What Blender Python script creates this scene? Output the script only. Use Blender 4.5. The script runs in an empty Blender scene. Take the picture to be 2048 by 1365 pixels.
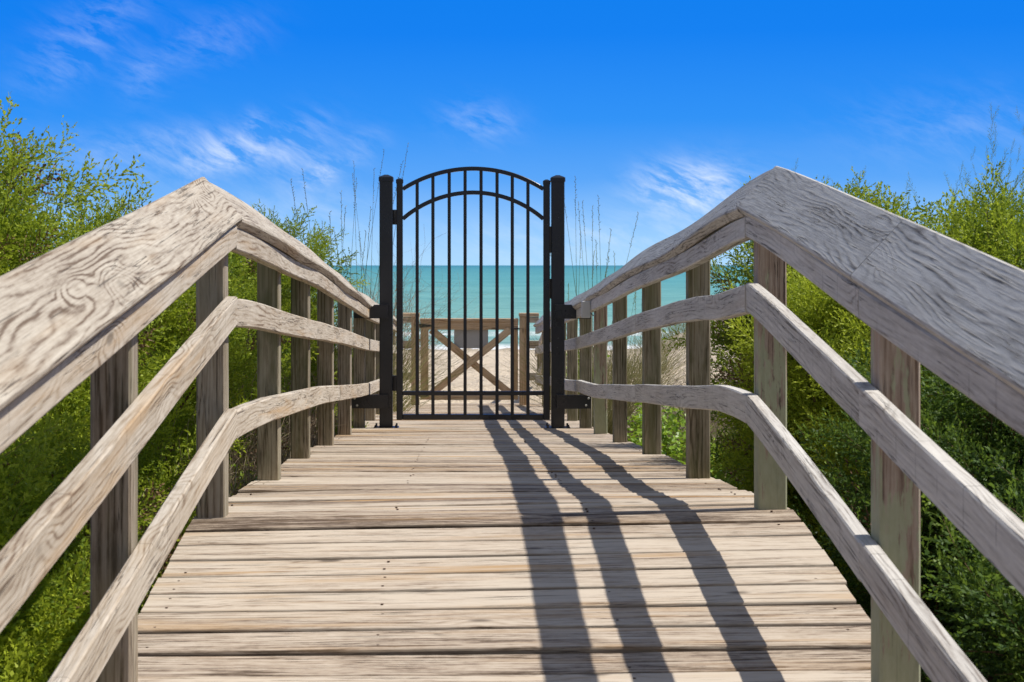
import bpy, math, random
import numpy as np
from mathutils import Vector, Matrix
R = math.radians
rs = np.random.RandomState
C = bpy.context.scene.collection
scene = bpy.context.scene

# ------------------------------------------------------------------ camera
F = 3400.0                       # focal length in photo pixels (2048 wide)
CX = -0.097                      # camera stands a little left of the walkway's middle
cam_d = bpy.data.cameras.new('camera')
cam = bpy.data.objects.new('camera', cam_d); C.objects.link(cam)
cam.location = (CX, 0, 0); cam.rotation_euler = (R(90), 0, 0)
cam_d.sensor_width = 36.0; cam_d.lens = F / 2048 * 36
cam_d.shift_x = (1024 - 920) / 2048; cam_d.shift_y = -(682.5 - 531) / 2048
cam_d.clip_start = 0.05; cam_d.clip_end = 60000
cam_d.dof.use_dof = True; cam_d.dof.focus_distance = 9.0; cam_d.dof.aperture_fstop = 12.0
scene.camera = cam
scene.render.resolution_x = 1024; scene.render.resolution_y = 682

# ------------------------------------------------------------------ light
SUN = Vector((0.71, 0.06, 1.0)).normalized()
el = math.asin(SUN.z); az = math.atan2(SUN.x, SUN.y)
sd = bpy.data.lights.new('sun', 'SUN'); sd.energy = 4.9; sd.angle = R(0.53); sd.color = (1.0, 0.95, 0.87)
sun = bpy.data.objects.new('sun', sd); C.objects.link(sun)
sun.rotation_euler = SUN.to_track_quat('Z', 'Y').to_euler(); sun.location = (5, 1, 8)
scene.view_settings.view_transform = 'Standard'; scene.view_settings.look = 'None'
scene.view_settings.exposure = 0.12; scene.view_settings.gamma = 1.0
scene.cycles.use_denoising = True
scene.cycles.max_bounces = 6; scene.cycles.diffuse_bounces = 3; scene.cycles.transmission_bounces = 3
scene.cycles.transparent_max_bounces = 8

class NT:
    """small helper to write node trees"""
    def __init__(s, tree): s.t = tree; s.n = tree.nodes; s.l = tree.links; s.n.clear()
    def new(s, typ, **kw):
        nd = s.n.new(typ)
        for k, v in kw.items(): setattr(nd, k, v)
        return nd
    def put(s, sock, v):
        if isinstance(v, bpy.types.NodeSocket): s.l.new(v, sock)
        elif v is not None:
            try: sock.default_value = v
            except Exception: sock.default_value = (*v, 1.0)
    def m(s, op, a, b=None, c=None, clamp=False):
        nd = s.new('ShaderNodeMath', operation=op, use_clamp=clamp)
        for i, v in enumerate((a, b, c)):
            if v is not None: s.put(nd.inputs[i], v)
        return nd.outputs[0]
    def comb(s, x, y, z=0.0):
        nd = s.new('ShaderNodeCombineXYZ')
        for i, v in enumerate((x, y, z)): s.put(nd.inputs[i], v)
        return nd.outputs[0]
    def noise(s, vec, scale=1.0, detail=3.0, rough=0.5, dist=0.0):
        nd = s.new('ShaderNodeTexNoise'); s.put(nd.inputs['Vector'], vec)
        nd.inputs['Scale'].default_value = scale; nd.inputs['Detail'].default_value = detail
        nd.inputs['Roughness'].default_value = rough; nd.inputs['Distortion'].default_value = dist
        return nd.outputs['Fac']
    def mapr(s, v, a, b, c=0.0, d=1.0, smooth=False):
        nd = s.new('ShaderNodeMapRange'); nd.clamp = True
        if smooth: nd.interpolation_type = 'SMOOTHSTEP'
        for i, x in enumerate((v, a, b, c, d)): s.put(nd.inputs[i], x)
        return nd.outputs[0]
    def mix(s, f, a, b, mode='MIX'):
        nd = s.new('ShaderNodeMix', data_type='RGBA', blend_type=mode)
        s.put(nd.inputs[0], f)
        for i, v in ((6, a), (7, b)):
            if isinstance(v, bpy.types.NodeSocket): s.l.new(v, nd.inputs[i])
            else: nd.inputs[i].default_value = (*v, 1.0)
        return nd.outputs[2]
    def ramp(s, v, stops):
        nd = s.new('ShaderNodeValToRGB'); s.put(nd.inputs[0], v)
        e = nd.color_ramp.elements
        while len(e) < len(stops): e.new(0.5)
        for q, (p, c) in zip(e, stops): q.position = p; q.color = (*c, 1.0)
        return nd.outputs[0]

# ------------------------------------------------------------------ sky
world = bpy.data.worlds.new('World'); scene.world = world; world.use_nodes = True
w = NT(world.node_tree)
sky = w.new('ShaderNodeTexSky', sky_type='NISHITA'); sky.sun_disc = False
sky.sun_elevation = el; sky.sun_rotation = az
sky.air_density = 1.0; sky.dust_density = 0.3; sky.ozone_density = 2.0
geo = w.new('ShaderNodeTexCoord')
sep = w.new('ShaderNodeSeparateXYZ'); w.l.new(geo.outputs['Generated'], sep.inputs[0])
dx, dy, dz = sep.outputs
hl = w.m('SQRT', w.m('ADD', w.m('MULTIPLY', dx, dx), w.m('MULTIPLY', dy, dy)))
elev = w.m('ARCTAN2', dz, hl)                     # radians above the horizon
azim = w.m('ARCTAN2', dx, dy)                     # radians to the right of straight ahead
lowband = w.ramp(w.m('DIVIDE', elev, 0.5), [
    (0.0, (0.40, 0.66, 0.92)), (0.035, (0.30, 0.57, 0.93)), (0.10, (0.10, 0.36, 0.88)),
    (0.17, (0.030, 0.27, 0.86)), (0.27, (0.008, 0.205, 0.82)), (0.36, (0.004, 0.19, 0.78)), (1.0, (0.01, 0.14, 0.6))])
nish = w.new('ShaderNodeVectorMath', operation='SCALE'); w.l.new(sky.outputs[0], nish.inputs[0]); nish.inputs['Scale'].default_value = 0.11
base = w.mix(w.mapr(elev, 0.30, 0.60, 0, 1, True), lowband, nish.outputs[0])
# pale noisy fill added to the unseen sky behind the viewer, brightening camera-facing surfaces
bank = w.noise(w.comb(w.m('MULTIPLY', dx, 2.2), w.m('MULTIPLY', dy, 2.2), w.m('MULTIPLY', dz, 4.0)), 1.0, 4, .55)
fill_mask = w.m('MULTIPLY', w.mapr(dy, .15, -.35, 0, 1, True), w.mapr(bank, .25, .55, .35, 1))
base = w.mix(fill_mask, base, (.29, .31, .36))
# thin cirrus: streaky noise, gathered where the wisps hang
def px(x, y): return ((x - 920) / F, (531 - y) / F)
blobs = [(450, 315, 110, 38, 1.5, .25), (360, 285, 160, 40, .42, .12), (590, 300, 100, 60, .75, .6), (640, 350, 55, 30, 1.1, .4), (510, 250, 30, 30, .6, .8),
         (1400, 385, 130, 62, 1.8, .0), (1330, 370, 90, 40, .7, .1), (960, 245, 90, 45, .55, -.1), (200, 60, 150, 60, .36, .5), (420, 90, 130, 55, .34, .3),
         (140, 150, 110, 50, .28, .4), (290, 160, 60, 50, .35, .9), (1150, 480, 360, 55, .5, 0), (620, 430, 200, 60, .4, 0), (1900, 270, 260, 80, .26, 0), (230, 320, 260, 60, .25, 0),
         (720, 300, 70, 40, .35, .5), (2500, 100, 250, 120, .3, .2), (-400, 200, 250, 100, .3, .2)]
mask = None
for (bx_, by_, sx_, sy_, amp, rot) in blobs:
    sx_ *= .74; sy_ *= .80; amp *= .66
    u0, v0 = px(bx_, by_)
    a = w.m('SUBTRACT', azim, u0); b = w.m('SUBTRACT', elev, v0)
    c, s_ = math.cos(-rot), math.sin(-rot)
    a2 = w.m('SUBTRACT', w.m('MULTIPLY', a, c), w.m('MULTIPLY', b, s_)); b2 = w.m('ADD', w.m('MULTIPLY', a, s_), w.m('MULTIPLY', b, c))
    a2 = w.m('MULTIPLY', a2, F / sx_); b2 = w.m('MULTIPLY', b2, F / sy_)
    d2 = w.m('ADD', w.m('MULTIPLY', a2, a2), w.m('MULTIPLY', b2, b2))
    g = w.m('MULTIPLY', w.m('EXPONENT', w.m('MULTIPLY', d2, -0.9)), amp)
    mask = g if mask is None else w.m('ADD', mask, g)
warp = w.noise(w.comb(w.m('MULTIPLY', azim, 14), w.m('MULTIPLY', elev, 22)), 1.0, 3, .5)
warp2 = w.noise(w.comb(w.m('MULTIPLY', azim, 11), w.m('MULTIPLY', elev, 19), 7.0), 1.0, 3, .5)
ca = w.m('ADD', w.m('MULTIPLY', azim, 38), w.m('MULTIPLY', warp, 1.3))
cb = w.m('ADD', w.m('MULTIPLY', w.m('ADD', elev, w.m('MULTIPLY', azim, .40)), 105), w.m('MULTIPLY', warp2, 2.6))
st = w.noise(w.comb(ca, cb, 3.3), 1.0, 9, .66, .15)
cl = w.m('MULTIPLY', w.mapr(st, 0.40, 0.86), w.m('MINIMUM', mask, 1.3), clamp=False)
cl = w.m('MINIMUM', w.m('MULTIPLY', cl, 1.15), .85)
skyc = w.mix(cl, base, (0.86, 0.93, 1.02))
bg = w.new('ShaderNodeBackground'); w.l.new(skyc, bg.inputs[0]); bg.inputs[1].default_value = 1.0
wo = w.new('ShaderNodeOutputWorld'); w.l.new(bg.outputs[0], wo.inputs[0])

# ------------------------------------------------------------------ materials
def mat(name):
    m = bpy.data.materials.new(name); m.use_nodes = True
    return m, NT(m.node_tree)
def finish(n, color, rough=.8, bump=None, bstr=.3, bdist=.002, spec=.3, metallic=0.0):
    p = n.new('ShaderNodeBsdfPrincipled'); n.put(p.inputs['Base Color'], color)
    n.put(p.inputs['Roughness'], rough); p.inputs['Specular IOR Level'].default_value = spec
    p.inputs['Metallic'].default_value = metallic
    if bump is not None:
        b = n.new('ShaderNodeBump'); b.inputs['Strength'].default_value = bstr; b.inputs['Distance'].default_value = bdist
        n.put(b.inputs['Height'], bump); n.l.new(b.outputs[0], p.inputs['Normal'])
    o = n.new('ShaderNodeOutputMaterial'); n.l.new(p.outputs[0], o.inputs[0])
    return p

def wood(name, light, mid, dark, rings=45, swirl=3.0, contrast=.55, warm=.25, warmcol=(.42, .25, .10), lichen=0.0,
         algae=0.0, kerf=0.0, fine=.9, tone=.4, knots=.75, streak=.5, ustretch=1.0, vmin=.35):
    """weathered timber: UV u runs along the board in metres, v round it; attribute rnd differs per board"""
    m, n = mat(name)
    uv = n.new('ShaderNodeUVMap'); uv.uv_map = 'UVMap'
    sp = n.new('ShaderNodeSeparateXYZ'); n.l.new(uv.outputs[0], sp.inputs[0]); u, v = sp.outputs[0], sp.outputs[1]
    at = n.new('ShaderNodeAttribute'); at.attribute_name = 'rnd'; r = at.outputs['Fac']
    rz = n.m('MULTIPLY', r, 37.0)
    n1 = n.noise(n.comb(n.m('MULTIPLY', u, 1.15 * ustretch), n.m('MULTIPLY', v, 6.5), rz), 1, 2, .5)
    # sparse knots
    vo = n.new('ShaderNodeTexVoronoi', feature='F1'); vo.inputs['Scale'].default_value = 1.0
    n.l.new(n.comb(n.m('MULTIPLY', u, 2.3), n.m('ADD', n.m('MULTIPLY', v, 6.0), rz), rz), vo.inputs['Vector'])
    kd = vo.outputs['Distance']
    knot = n.mapr(kd, 0.0, 0.42, 1, 0, True)
    core = n.mapr(kd, 0.04, 0.11, 1, 0, True)
    ph = n.m('ADD', n.m('MULTIPLY', v, rings), n.m('ADD', n.m('MULTIPLY', n1, swirl * 2.2), n.m('MULTIPLY', knot, swirl)))
    ph = n.m('ADD', ph, n.m('MULTIPLY', n.noise(n.comb(n.m('MULTIPLY', u, 2.0), n.m('MULTIPLY', v, 24.0), n.m('ADD', rz, 3.0)), 1, 2, .5), 1.6))
    wob = n.noise(n.comb(n.m('MULTIPLY', u, 6.0), n.m('MULTIPLY', v, 60.0), rz), 1, 3, .6)
    ph = n.m('ADD', ph, n.m('MULTIPLY', wob, .5))
    ring = n.m('MULTIPLY_ADD', n.m('SINE', n.m('MULTIPLY', ph, 6.2832)), .5, .5)
    ring = n.m('POWER', ring, 2.6)
    rv = n.noise(n.comb(n.m('MULTIPLY', u, 2.6), n.m('MULTIPLY', v, 16.0), n.m('ADD', rz, 14.0)), 1, 3, .6)
    ring = n.m('MULTIPLY', ring, n.mapr(rv, .30, .72, .12, 1.35, True))
    fibre = n.noise(n.comb(n.m('MULTIPLY', u, 7.0), n.m('MULTIPLY', v, 330.0), rz), 1, 3, .65)
    mid_g = n.noise(n.comb(n.m('MULTIPLY', u, 5.0), n.m('MULTIPLY', v, 130.0), n.m('ADD', rz, 51.0)), 1, 4, .7)
    speck = n.noise(n.comb(n.m('MULTIPLY', u, 26.0), n.m('MULTIPLY', v, 85.0), n.m('ADD', rz, 61.0)), 1, 4, .7)
    blot = n.noise(n.comb(n.m('MULTIPLY', u, 1.3), n.m('MULTIPLY', v, 9.0), n.m('ADD', rz, 5.0)), 1, 4, .6)
    crack = n.noise(n.comb(n.m('MULTIPLY', u, 2.2), n.m('MULTIPLY', v, 95.0), n.m('ADD', rz, 9.0)), 1, 3, .55)
    crack = n.mapr(crack, .63, .71, 0, 1, True)
    dirt = n.noise(n.comb(n.m('MULTIPLY', u, 4.0), n.m('MULTIPLY', v, 48.0), n.m('ADD', rz, 2.0)), 1, 4, .6)
    f = n.m('ADD', n.m('MULTIPLY', ring, contrast), n.m('MULTIPLY', n.mapr(fibre, .3, .75), .46))
    f = n.m('ADD', f, n.m('MULTIPLY', n.mapr(dirt, .48, .72), streak))
    f = n.m('ADD', f, n.m('MULTIPLY', n.m('SUBTRACT', blot, .5), 1.15))
    f = n.m('ADD', f, n.m('MULTIPLY', n.m('SUBTRACT', mid_g, .5), fine))
    f = n.m('ADD', f, n.m('MULTIPLY', n.m('SUBTRACT', speck, .5), fine * .7))
    f = n.m('ADD', f, n.m('MULTIPLY', n.m('SUBTRACT', r, .5), tone))
    col = n.ramp(f, [(0.0, light), (.55, mid), (1.0, dark)])
    wm = n.noise(n.comb(n.m('MULTIPLY', u, 1.1), n.m('MULTIPLY', v, 14.0), n.m('ADD', rz, 21.0)), 1, 3, .6)
    rw = n.m('FRACT', n.m('MULTIPLY', r, 7.13))
    wf = n.m('MULTIPLY', n.mapr(wm, .50, .74, 0, 1, True), n.m('MULTIPLY_ADD', rw, warm, warm * vmin))
    col = n.mix(wf, col, warmcol)
    kc = n.m('MULTIPLY', core, knots)
    col = n.mix(kc, col, tuple(x * .42 for x in mid))
    col = n.mix(n.m('MULTIPLY', crack, .7), col, tuple(x * .28 for x in dark))
    sp1 = n.noise(n.comb(n.m('MULTIPLY', u, 1.1), n.m('MULTIPLY', v, 42.0), n.m('ADD', rz, 17.0)), 1, 4, .6)
    split = n.m('MULTIPLY', n.mapr(n.m('ABSOLUTE', n.m('SUBTRACT', sp1, .57)), .004, .013, 1, 0, True), n.mapr(n.noise(n.comb(n.m('MULTIPLY', u, 2.0), n.m('MULTIPLY', v, 8.0), n.m('ADD', rz, 23.0)), 1, 2, .5), .46, .56))
    col = n.mix(n.m('MULTIPLY', split, .75), col, tuple(x * .3 for x in dark))
    crack = n.m('MAXIMUM', crack, split)
    if kerf:      # old saw kerfs that let the boards bend
        kn = n.noise(n.comb(n.m('MULTIPLY', u, 1.0), 0.0, rz), 1, 1, .5)
        ku = n.m('ADD', n.m('MULTIPLY', u, 6.0), n.m('MULTIPLY', kn, 2.0)); kf = n.m('ABSOLUTE', n.m('SUBTRACT', n.m('FRACT', ku), .5))
        kp = n.noise(n.comb(n.m('MULTIPLY', n.m('FLOOR', ku), 3.7), n.m('MULTIPLY', v, 14.0), rz), 1, 1, .5)
        km = n.m('MULTIPLY', n.mapr(kf, .006, .02, 1, 0, True), n.mapr(kp, .48, .60))
        col = n.mix(n.m('MULTIPLY', km, kerf), col, tuple(x * .45 for x in dark))
    if algae:
        ag = n.noise(n.comb(n.m('MULTIPLY', u, 2.4), n.m('MULTIPLY', v, 11.0), n.m('ADD', rz, 31.0)), 1, 4, .6)
        col = n.mix(n.m('MULTIPLY', n.mapr(ag, .40, .68, 0, 1, True), algae), col, (.115, .12, .055))
    if lichen:
        tc = n.new('ShaderNodeTexCoord'); so = n.new('ShaderNodeSeparateXYZ')
        n.l.new(tc.outputs['UV'], so.inputs[0])
        lg = n.noise(n.comb(n.m('MULTIPLY', u, 5.0), n.m('MULTIPLY', v, 34.0), n.m('ADD', rz, 41.0)), 1, 5, .68)
        hh = n.mapr(u, .05, .80, .24, -.05)           # more of it towards the foot
        lm = n.mapr(n.m('ADD', lg, hh), .53, .60, 0, 1, True)
        sp2 = n.noise(n.comb(n.m('MULTIPLY', u, 30.0), n.m('MULTIPLY', v, 90.0), rz), 1, 3, .6)
        col = n.mix(n.m('MULTIPLY', lm, lichen), col, n.mix(sp2, (.44, .45, .32), (.30, .32, .19)))
    ea = n.new('ShaderNodeAttribute'); ea.attribute_name = 'edge'      # grime on the deck board arrises, with gap shade painted into the same dark
    en = n.noise(n.comb(n.m('MULTIPLY', u, 2.5), n.m('MULTIPLY', r, 77.0), 0.0), 1, 4, .65)
    ef = n.m('MULTIPLY', n.m('POWER', ea.outputs['Fac'], 1.4), n.mapr(en, .35, .65, .10, .62))
    col = n.mix(ef, col, (.035, .026, .018))
    h = n.m('SUBTRACT', n.m('MULTIPLY', n.m('ADD', fibre, n.m('MULTIPLY', mid_g, 1.6)), -.45), n.m('ADD', n.m('MULTIPLY', ring, .26), n.m('MULTIPLY', crack, 1.3)))
    finish(n, col, .82, h, .55, .0022, .22)
    return m

M = {}
M['cap_l'] = wood('silvered_cap', (.52, .47, .39), (.355, .305, .245), (.14, .10, .07), rings=54, swirl=4.6, contrast=.54, fine=1.0, warm=.22, streak=.25)
M['cap_r'] = wood('grey_cap', (.56, .54, .50), (.36, .34, .31), (.11, .10, .09), rings=64, swirl=3.8, contrast=.52, fine=1.1, warm=.10, streak=.25)
M['rail_l'] = wood('silvered_rail', (.56, .50, .42), (.39, .325, .25), (.18, .125, .085), rings=60, swirl=3.2, contrast=.45, warm=.55, streak=.3, kerf=.45)
M['rail_r'] = wood('grey_rail', (.64, .61, .56), (.46, .43, .39), (.20, .17, .145), rings=60, swirl=3.2, contrast=.38, warm=.12, streak=.25, kerf=.45)
M['deck'] = wood('deck_board', (.56, .48, .385), (.39, .31, .235), (.10, .068, .045), rings=62, swirl=2.4, contrast=.40, tone=.80, fine=1.5, warm=1.1, warmcol=(.42, .26, .12), streak=.62, ustretch=.6, vmin=.3, knots=.95)
M['post'] = wood('post_timber', (.40, .35, .285), (.27, .22, .165), (.10, .075, .05), rings=55, swirl=1.4, contrast=.5, warm=.2, algae=.35, streak=.5, ustretch=.7)
M['post_alg'] = wood('algae_post_timber', (.38, .34, .26), (.24, .20, .14), (.085, .07, .045), rings=55, swirl=1.2, contrast=.5, warm=.15, algae=.75, streak=.55, ustretch=.7)
M['post_lic'] = wood('lichen_post_timber', (.46, .38, .31), (.30, .22, .17), (.10, .07, .055), rings=50, swirl=1.2, contrast=.5, warm=.2, lichen=.9, streak=.5, ustretch=.7)
M['new_wood'] = wood('fresh_timber', (.60, .47, .33), (.46, .33, .21), (.25, .15, .08), rings=45, swirl=2.0, contrast=.45, warm=.4, streak=.3)
M['under'] = wood('joist_timber', (.25, .20, .15), (.16, .12, .08), (.06, .045, .03), rings=40, swirl=1, contrast=.4)

def metal(name, col, rough, chips=True):
    m, n = mat(name)
    tc = n.new('ShaderNodeTexCoord')
    a = n.noise(tc.outputs['Object'], 60, 4, .6); b = n.noise(tc.outputs['Object'], 5, 3, .5)
    c = n.mix(n.m('MULTIPLY', b, .35), col, tuple(x * 1.8 + .006 for x in col))
    if chips: c = n.mix(n.mapr(a, .73, .76), c, (.35, .35, .34))
    finish(n, c, n.mapr(b, .3, .7, rough - .1, rough + .1), a, .08, .001, .5)
    return m
M['black'] = metal('black_painted_metal', (.010, .012, .018), .32)
M['iron'] = metal('black_iron', (.018, .017, .018), .5, False)
M['grey_panel'] = metal('grey_panel', (.33, .34, .35), .5, False)
M['grey_box'] = metal('grey_plastic', (.40, .41, .42), .45, False)
M['rust'] = metal('rusty_nail', (.07, .04, .025), .8, False)
M['zinc'] = metal('galvanised', (.45, .45, .44), .4, False)

def leafmat(name, dark, mid, bright, woodc, trans=.42, rough=.55):
    m, n = mat(name)
    at = n.new('ShaderNodeAttribute'); at.attribute_name = 'rnd'; r = at.outputs['Fac']
    col = n.ramp(n.m('MAXIMUM', r, 0.0), [(0.0, dark), (.5, mid), (1.0, bright)])
    isw = n.m('LESS_THAN', r, -0.5)
    col = n.mix(isw, col, woodc)
    p = n.new('ShaderNodeBsdfPrincipled'); n.put(p.inputs['Base Color'], col); p.inputs['Roughness'].default_value = rough
    p.inputs['Specular IOR Level'].default_value = .3
    t = n.new('ShaderNodeBsdfTranslucent'); n.l.new(n.mix(.5, col, bright, 'MIX'), t.inputs[0])
    mx = n.new('ShaderNodeMixShader'); n.l.new(n.m('MULTIPLY', n.m('SUBTRACT', 1.0, isw), trans), mx.inputs[0])
    n.l.new(p.outputs[0], mx.inputs[1]); n.l.new(t.outputs[0], mx.inputs[2])
    o = n.new('ShaderNodeOutputMaterial'); n.l.new(mx.outputs[0], o.inputs[0])
    return m
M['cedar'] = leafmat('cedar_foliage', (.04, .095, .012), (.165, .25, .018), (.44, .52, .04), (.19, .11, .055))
M['cedar_r'] = leafmat('cedar_foliage_shade', (.025, .065, .020), (.075, .15, .025), (.24, .34, .04), (.17, .10, .055))  # darker copy of the cedar leaf, shaded side painted into its colours
M['leaf'] = leafmat('vine_leaf', (.09, .19, .015), (.22, .36, .02), (.40, .52, .05), (.12, .10, .04), .4, .4)
M['grass'] = leafmat('dune_grass', (.10, .13, .03), (.22, .22, .07), (.40, .34, .16), (.16, .11, .06), .3)
M['dry'] = leafmat('dry_twigs', (.16, .11, .07), (.28, .21, .14), (.45, .38, .28), (.2, .15, .1), .1, .8)
m, n = mat('bark'); tc = n.new('ShaderNodeTexCoord')
bk = n.noise(tc.outputs['Object'], 40, 4, .6)
finish(n, n.mix(bk, (.075, .04, .028), (.20, .125, .09)), .9, bk, .6, .01); M['bark'] = m

m, n = mat('sand'); tc = n.new('ShaderNodeTexCoord'); P = tc.outputs['Object']
a = n.noise(P, .9, 4, .6); b = n.noise(P, 7, 5, .65); c = n.noise(P, 120, 2, .5); d = n.noise(P, 2.2, 5, .7)
spx = n.new('ShaderNodeSeparateXYZ'); n.l.new(P, spx.inputs[0])
col = n.mix(a, (.66, .54, .40), (.78, .67, .52))
col = n.mix(n.m('MULTIPLY', n.mapr(b, .50, .66), .6), col, (.36, .28, .19))
wet = n.mapr(n.m('ADD', spx.outputs[1], n.m('MULTIPLY', a, 5.0)), 70, 77, 0, 1, True)
col = n.mix(n.m('MULTIPLY', wet, .6), col, (.30, .25, .18))
# leaf litter on the soil under the shrubs
lit = n.m('MULTIPLY', n.mapr(spx.outputs[1], 17, 21, 1, 0, True), n.mapr(d, .30, .50, .35, 1))
col = n.mix(lit, col, n.mix(b, (.06, .045, .028), (.19, .14, .085)))
finish(n, col, .95, n.m('ADD', b, n.m('MULTIPLY', c, .15)), 1.0, .12, .1); M['sand'] = m

m, n = mat('sea'); tc = n.new('ShaderNodeTexCoord'); P = tc.outputs['Object']
so = n.new('ShaderNodeSeparateXYZ'); n.l.new(P, so.inputs[0]); X, Y, _ = so.outputs
ly = n.m('LOGARITHM', n.m('MAXIMUM', Y, 5.0), 2.718)
band = n.ramp(n.mapr(ly, 4.3, 8.5), [(0.0, (.30, .44, .38)), (.14, (.20, .40, .35)), (.4, (.12, .35, .36)), (.75, (.075, .28, .33)), (1.0, (.05, .22, .30))])
patch = n.noise(n.comb(n.m('MULTIPLY', X, .012), n.m('MULTIPLY', Y, .02)), 1, 3, .6)
band = n.mix(n.m('MULTIPLY', n.mapr(patch, .35, .7), .35), band, (.03, .16, .18))
wv = n.noise(n.comb(n.m('MULTIPLY', X, .22), n.m('MULTIPLY', Y, .55)), 1, 5, .65, .4)
wf = n.noise(n.comb(n.m('MULTIPLY', X, .9), n.m('MULTIPLY', Y, 2.2)), 1, 4, .6, .3)
band = n.mix(n.m('MULTIPLY', n.mapr(wv, .50, .66), .55), band, (.02, .13, .14))
band = n.mix(n.m('MULTIPLY', n.mapr(wv, .46, .32), .5), band, (.22, .42, .38))
# foam: swash at the beach, breakers behind it, rare whitecaps farther out
wl = n.noise(n.comb(n.m('MULTIPLY', X, .08), 0.0), 1, 3, .6)
yy = n.m('ADD', Y, n.m('MULTIPLY', wl, 7.0))
fn = n.noise(n.comb(n.m('MULTIPLY', X, .5), n.m('MULTIPLY', Y, .9)), 1, 5, .7)
sw = n.mapr(n.m('ADD', yy, n.m('MULTIPLY', fn, 9.0)), 86, 91, 1, 0, True)
b1 = n.mapr(n.m('ABSOLUTE', n.m('SUBTRACT', yy, 98.0)), 0.5, 5.0, 1, 0, True)
b1 = n.m('MULTIPLY', b1, n.mapr(fn, .44, .56))
b2 = n.mapr(n.m('ABSOLUTE', n.m('SUBTRACT', yy, 109.0)), 0.5, 4.0, 1, 0, True)
b2 = n.m('MULTIPLY', b2, n.mapr(fn, .52, .60))
cap_n = n.noise(n.comb(n.m('MULTIPLY', X, .10), n.m('MULTIPLY', Y, .25), 4.0), 1, 4, .65)
caps = n.m('MULTIPLY', n.mapr(cap_n, .73, .76), n.mapr(Y, 400, 150, 0, .8))
foam = n.m('MAXIMUM', n.m('MAXIMUM', sw, b1), n.m('MAXIMUM', b2, caps))
col = n.mix(n.m('MULTIPLY', foam, .9), band, (.80, .80, .78))
finish(n, col, .55, n.m('ADD', wv, n.m('MULTIPLY', wf, .3)), .8, .5, .12); M['sea'] = m

# ------------------------------------------------------------------ helpers
def link_mesh(name, verts, faces, material, parent=None, rnd=None, uv=None, smooth=False):
    verts = np.asarray(verts, np.float32); me = bpy.data.meshes.new(name)
    if isinstance(faces, np.ndarray) and faces.ndim == 2:
        k = faces.shape[1]; nf = len(faces)
        me.vertices.add(len(verts)); me.vertices.foreach_set('co', verts.ravel())
        me.loops.add(nf * k); me.loops.foreach_set('vertex_index', faces.astype(np.int32).ravel())
        me.polygons.add(nf); me.polygons.foreach_set('loop_start', np.arange(0, nf * k, k, dtype=np.int32))
        me.update(calc_edges=True)
    else:
        me.from_pydata([tuple(map(float, v)) for v in verts], [], [list(map(int, f)) for f in faces])
    if rnd is not None:
        a = me.attributes.new('rnd', 'FLOAT', 'POINT'); a.data.foreach_set('value', np.asarray(rnd, np.float32))
    if uv is not None:
        l = me.uv_layers.new(name='UVMap'); l.data.foreach_set('uv', np.asarray(uv, np.float32).ravel())
    if smooth: me.polygons.foreach_set('use_smooth', np.ones(len(me.polygons), bool))
    me.materials.append(material)
    o = bpy.data.objects.new(name, me); C.objects.link(o)
    if parent is not None: o.parent = parent
    return o

def tag(o, label, cat, group=None):
    o['label'] = label; o['category'] = cat
    if group: o['group'] = group
    return o
def thing(name, loc, label, cat, group=None):
    o = bpy.data.objects.new(name, None); C.objects.link(o); o.location = loc; o.empty_display_size = .1
    return tag(o, label, cat, group)
def put(o, parent):                      # child built in world space, parent unrotated
    o.parent = parent; o.location = -Vector(parent.location); return o

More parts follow.
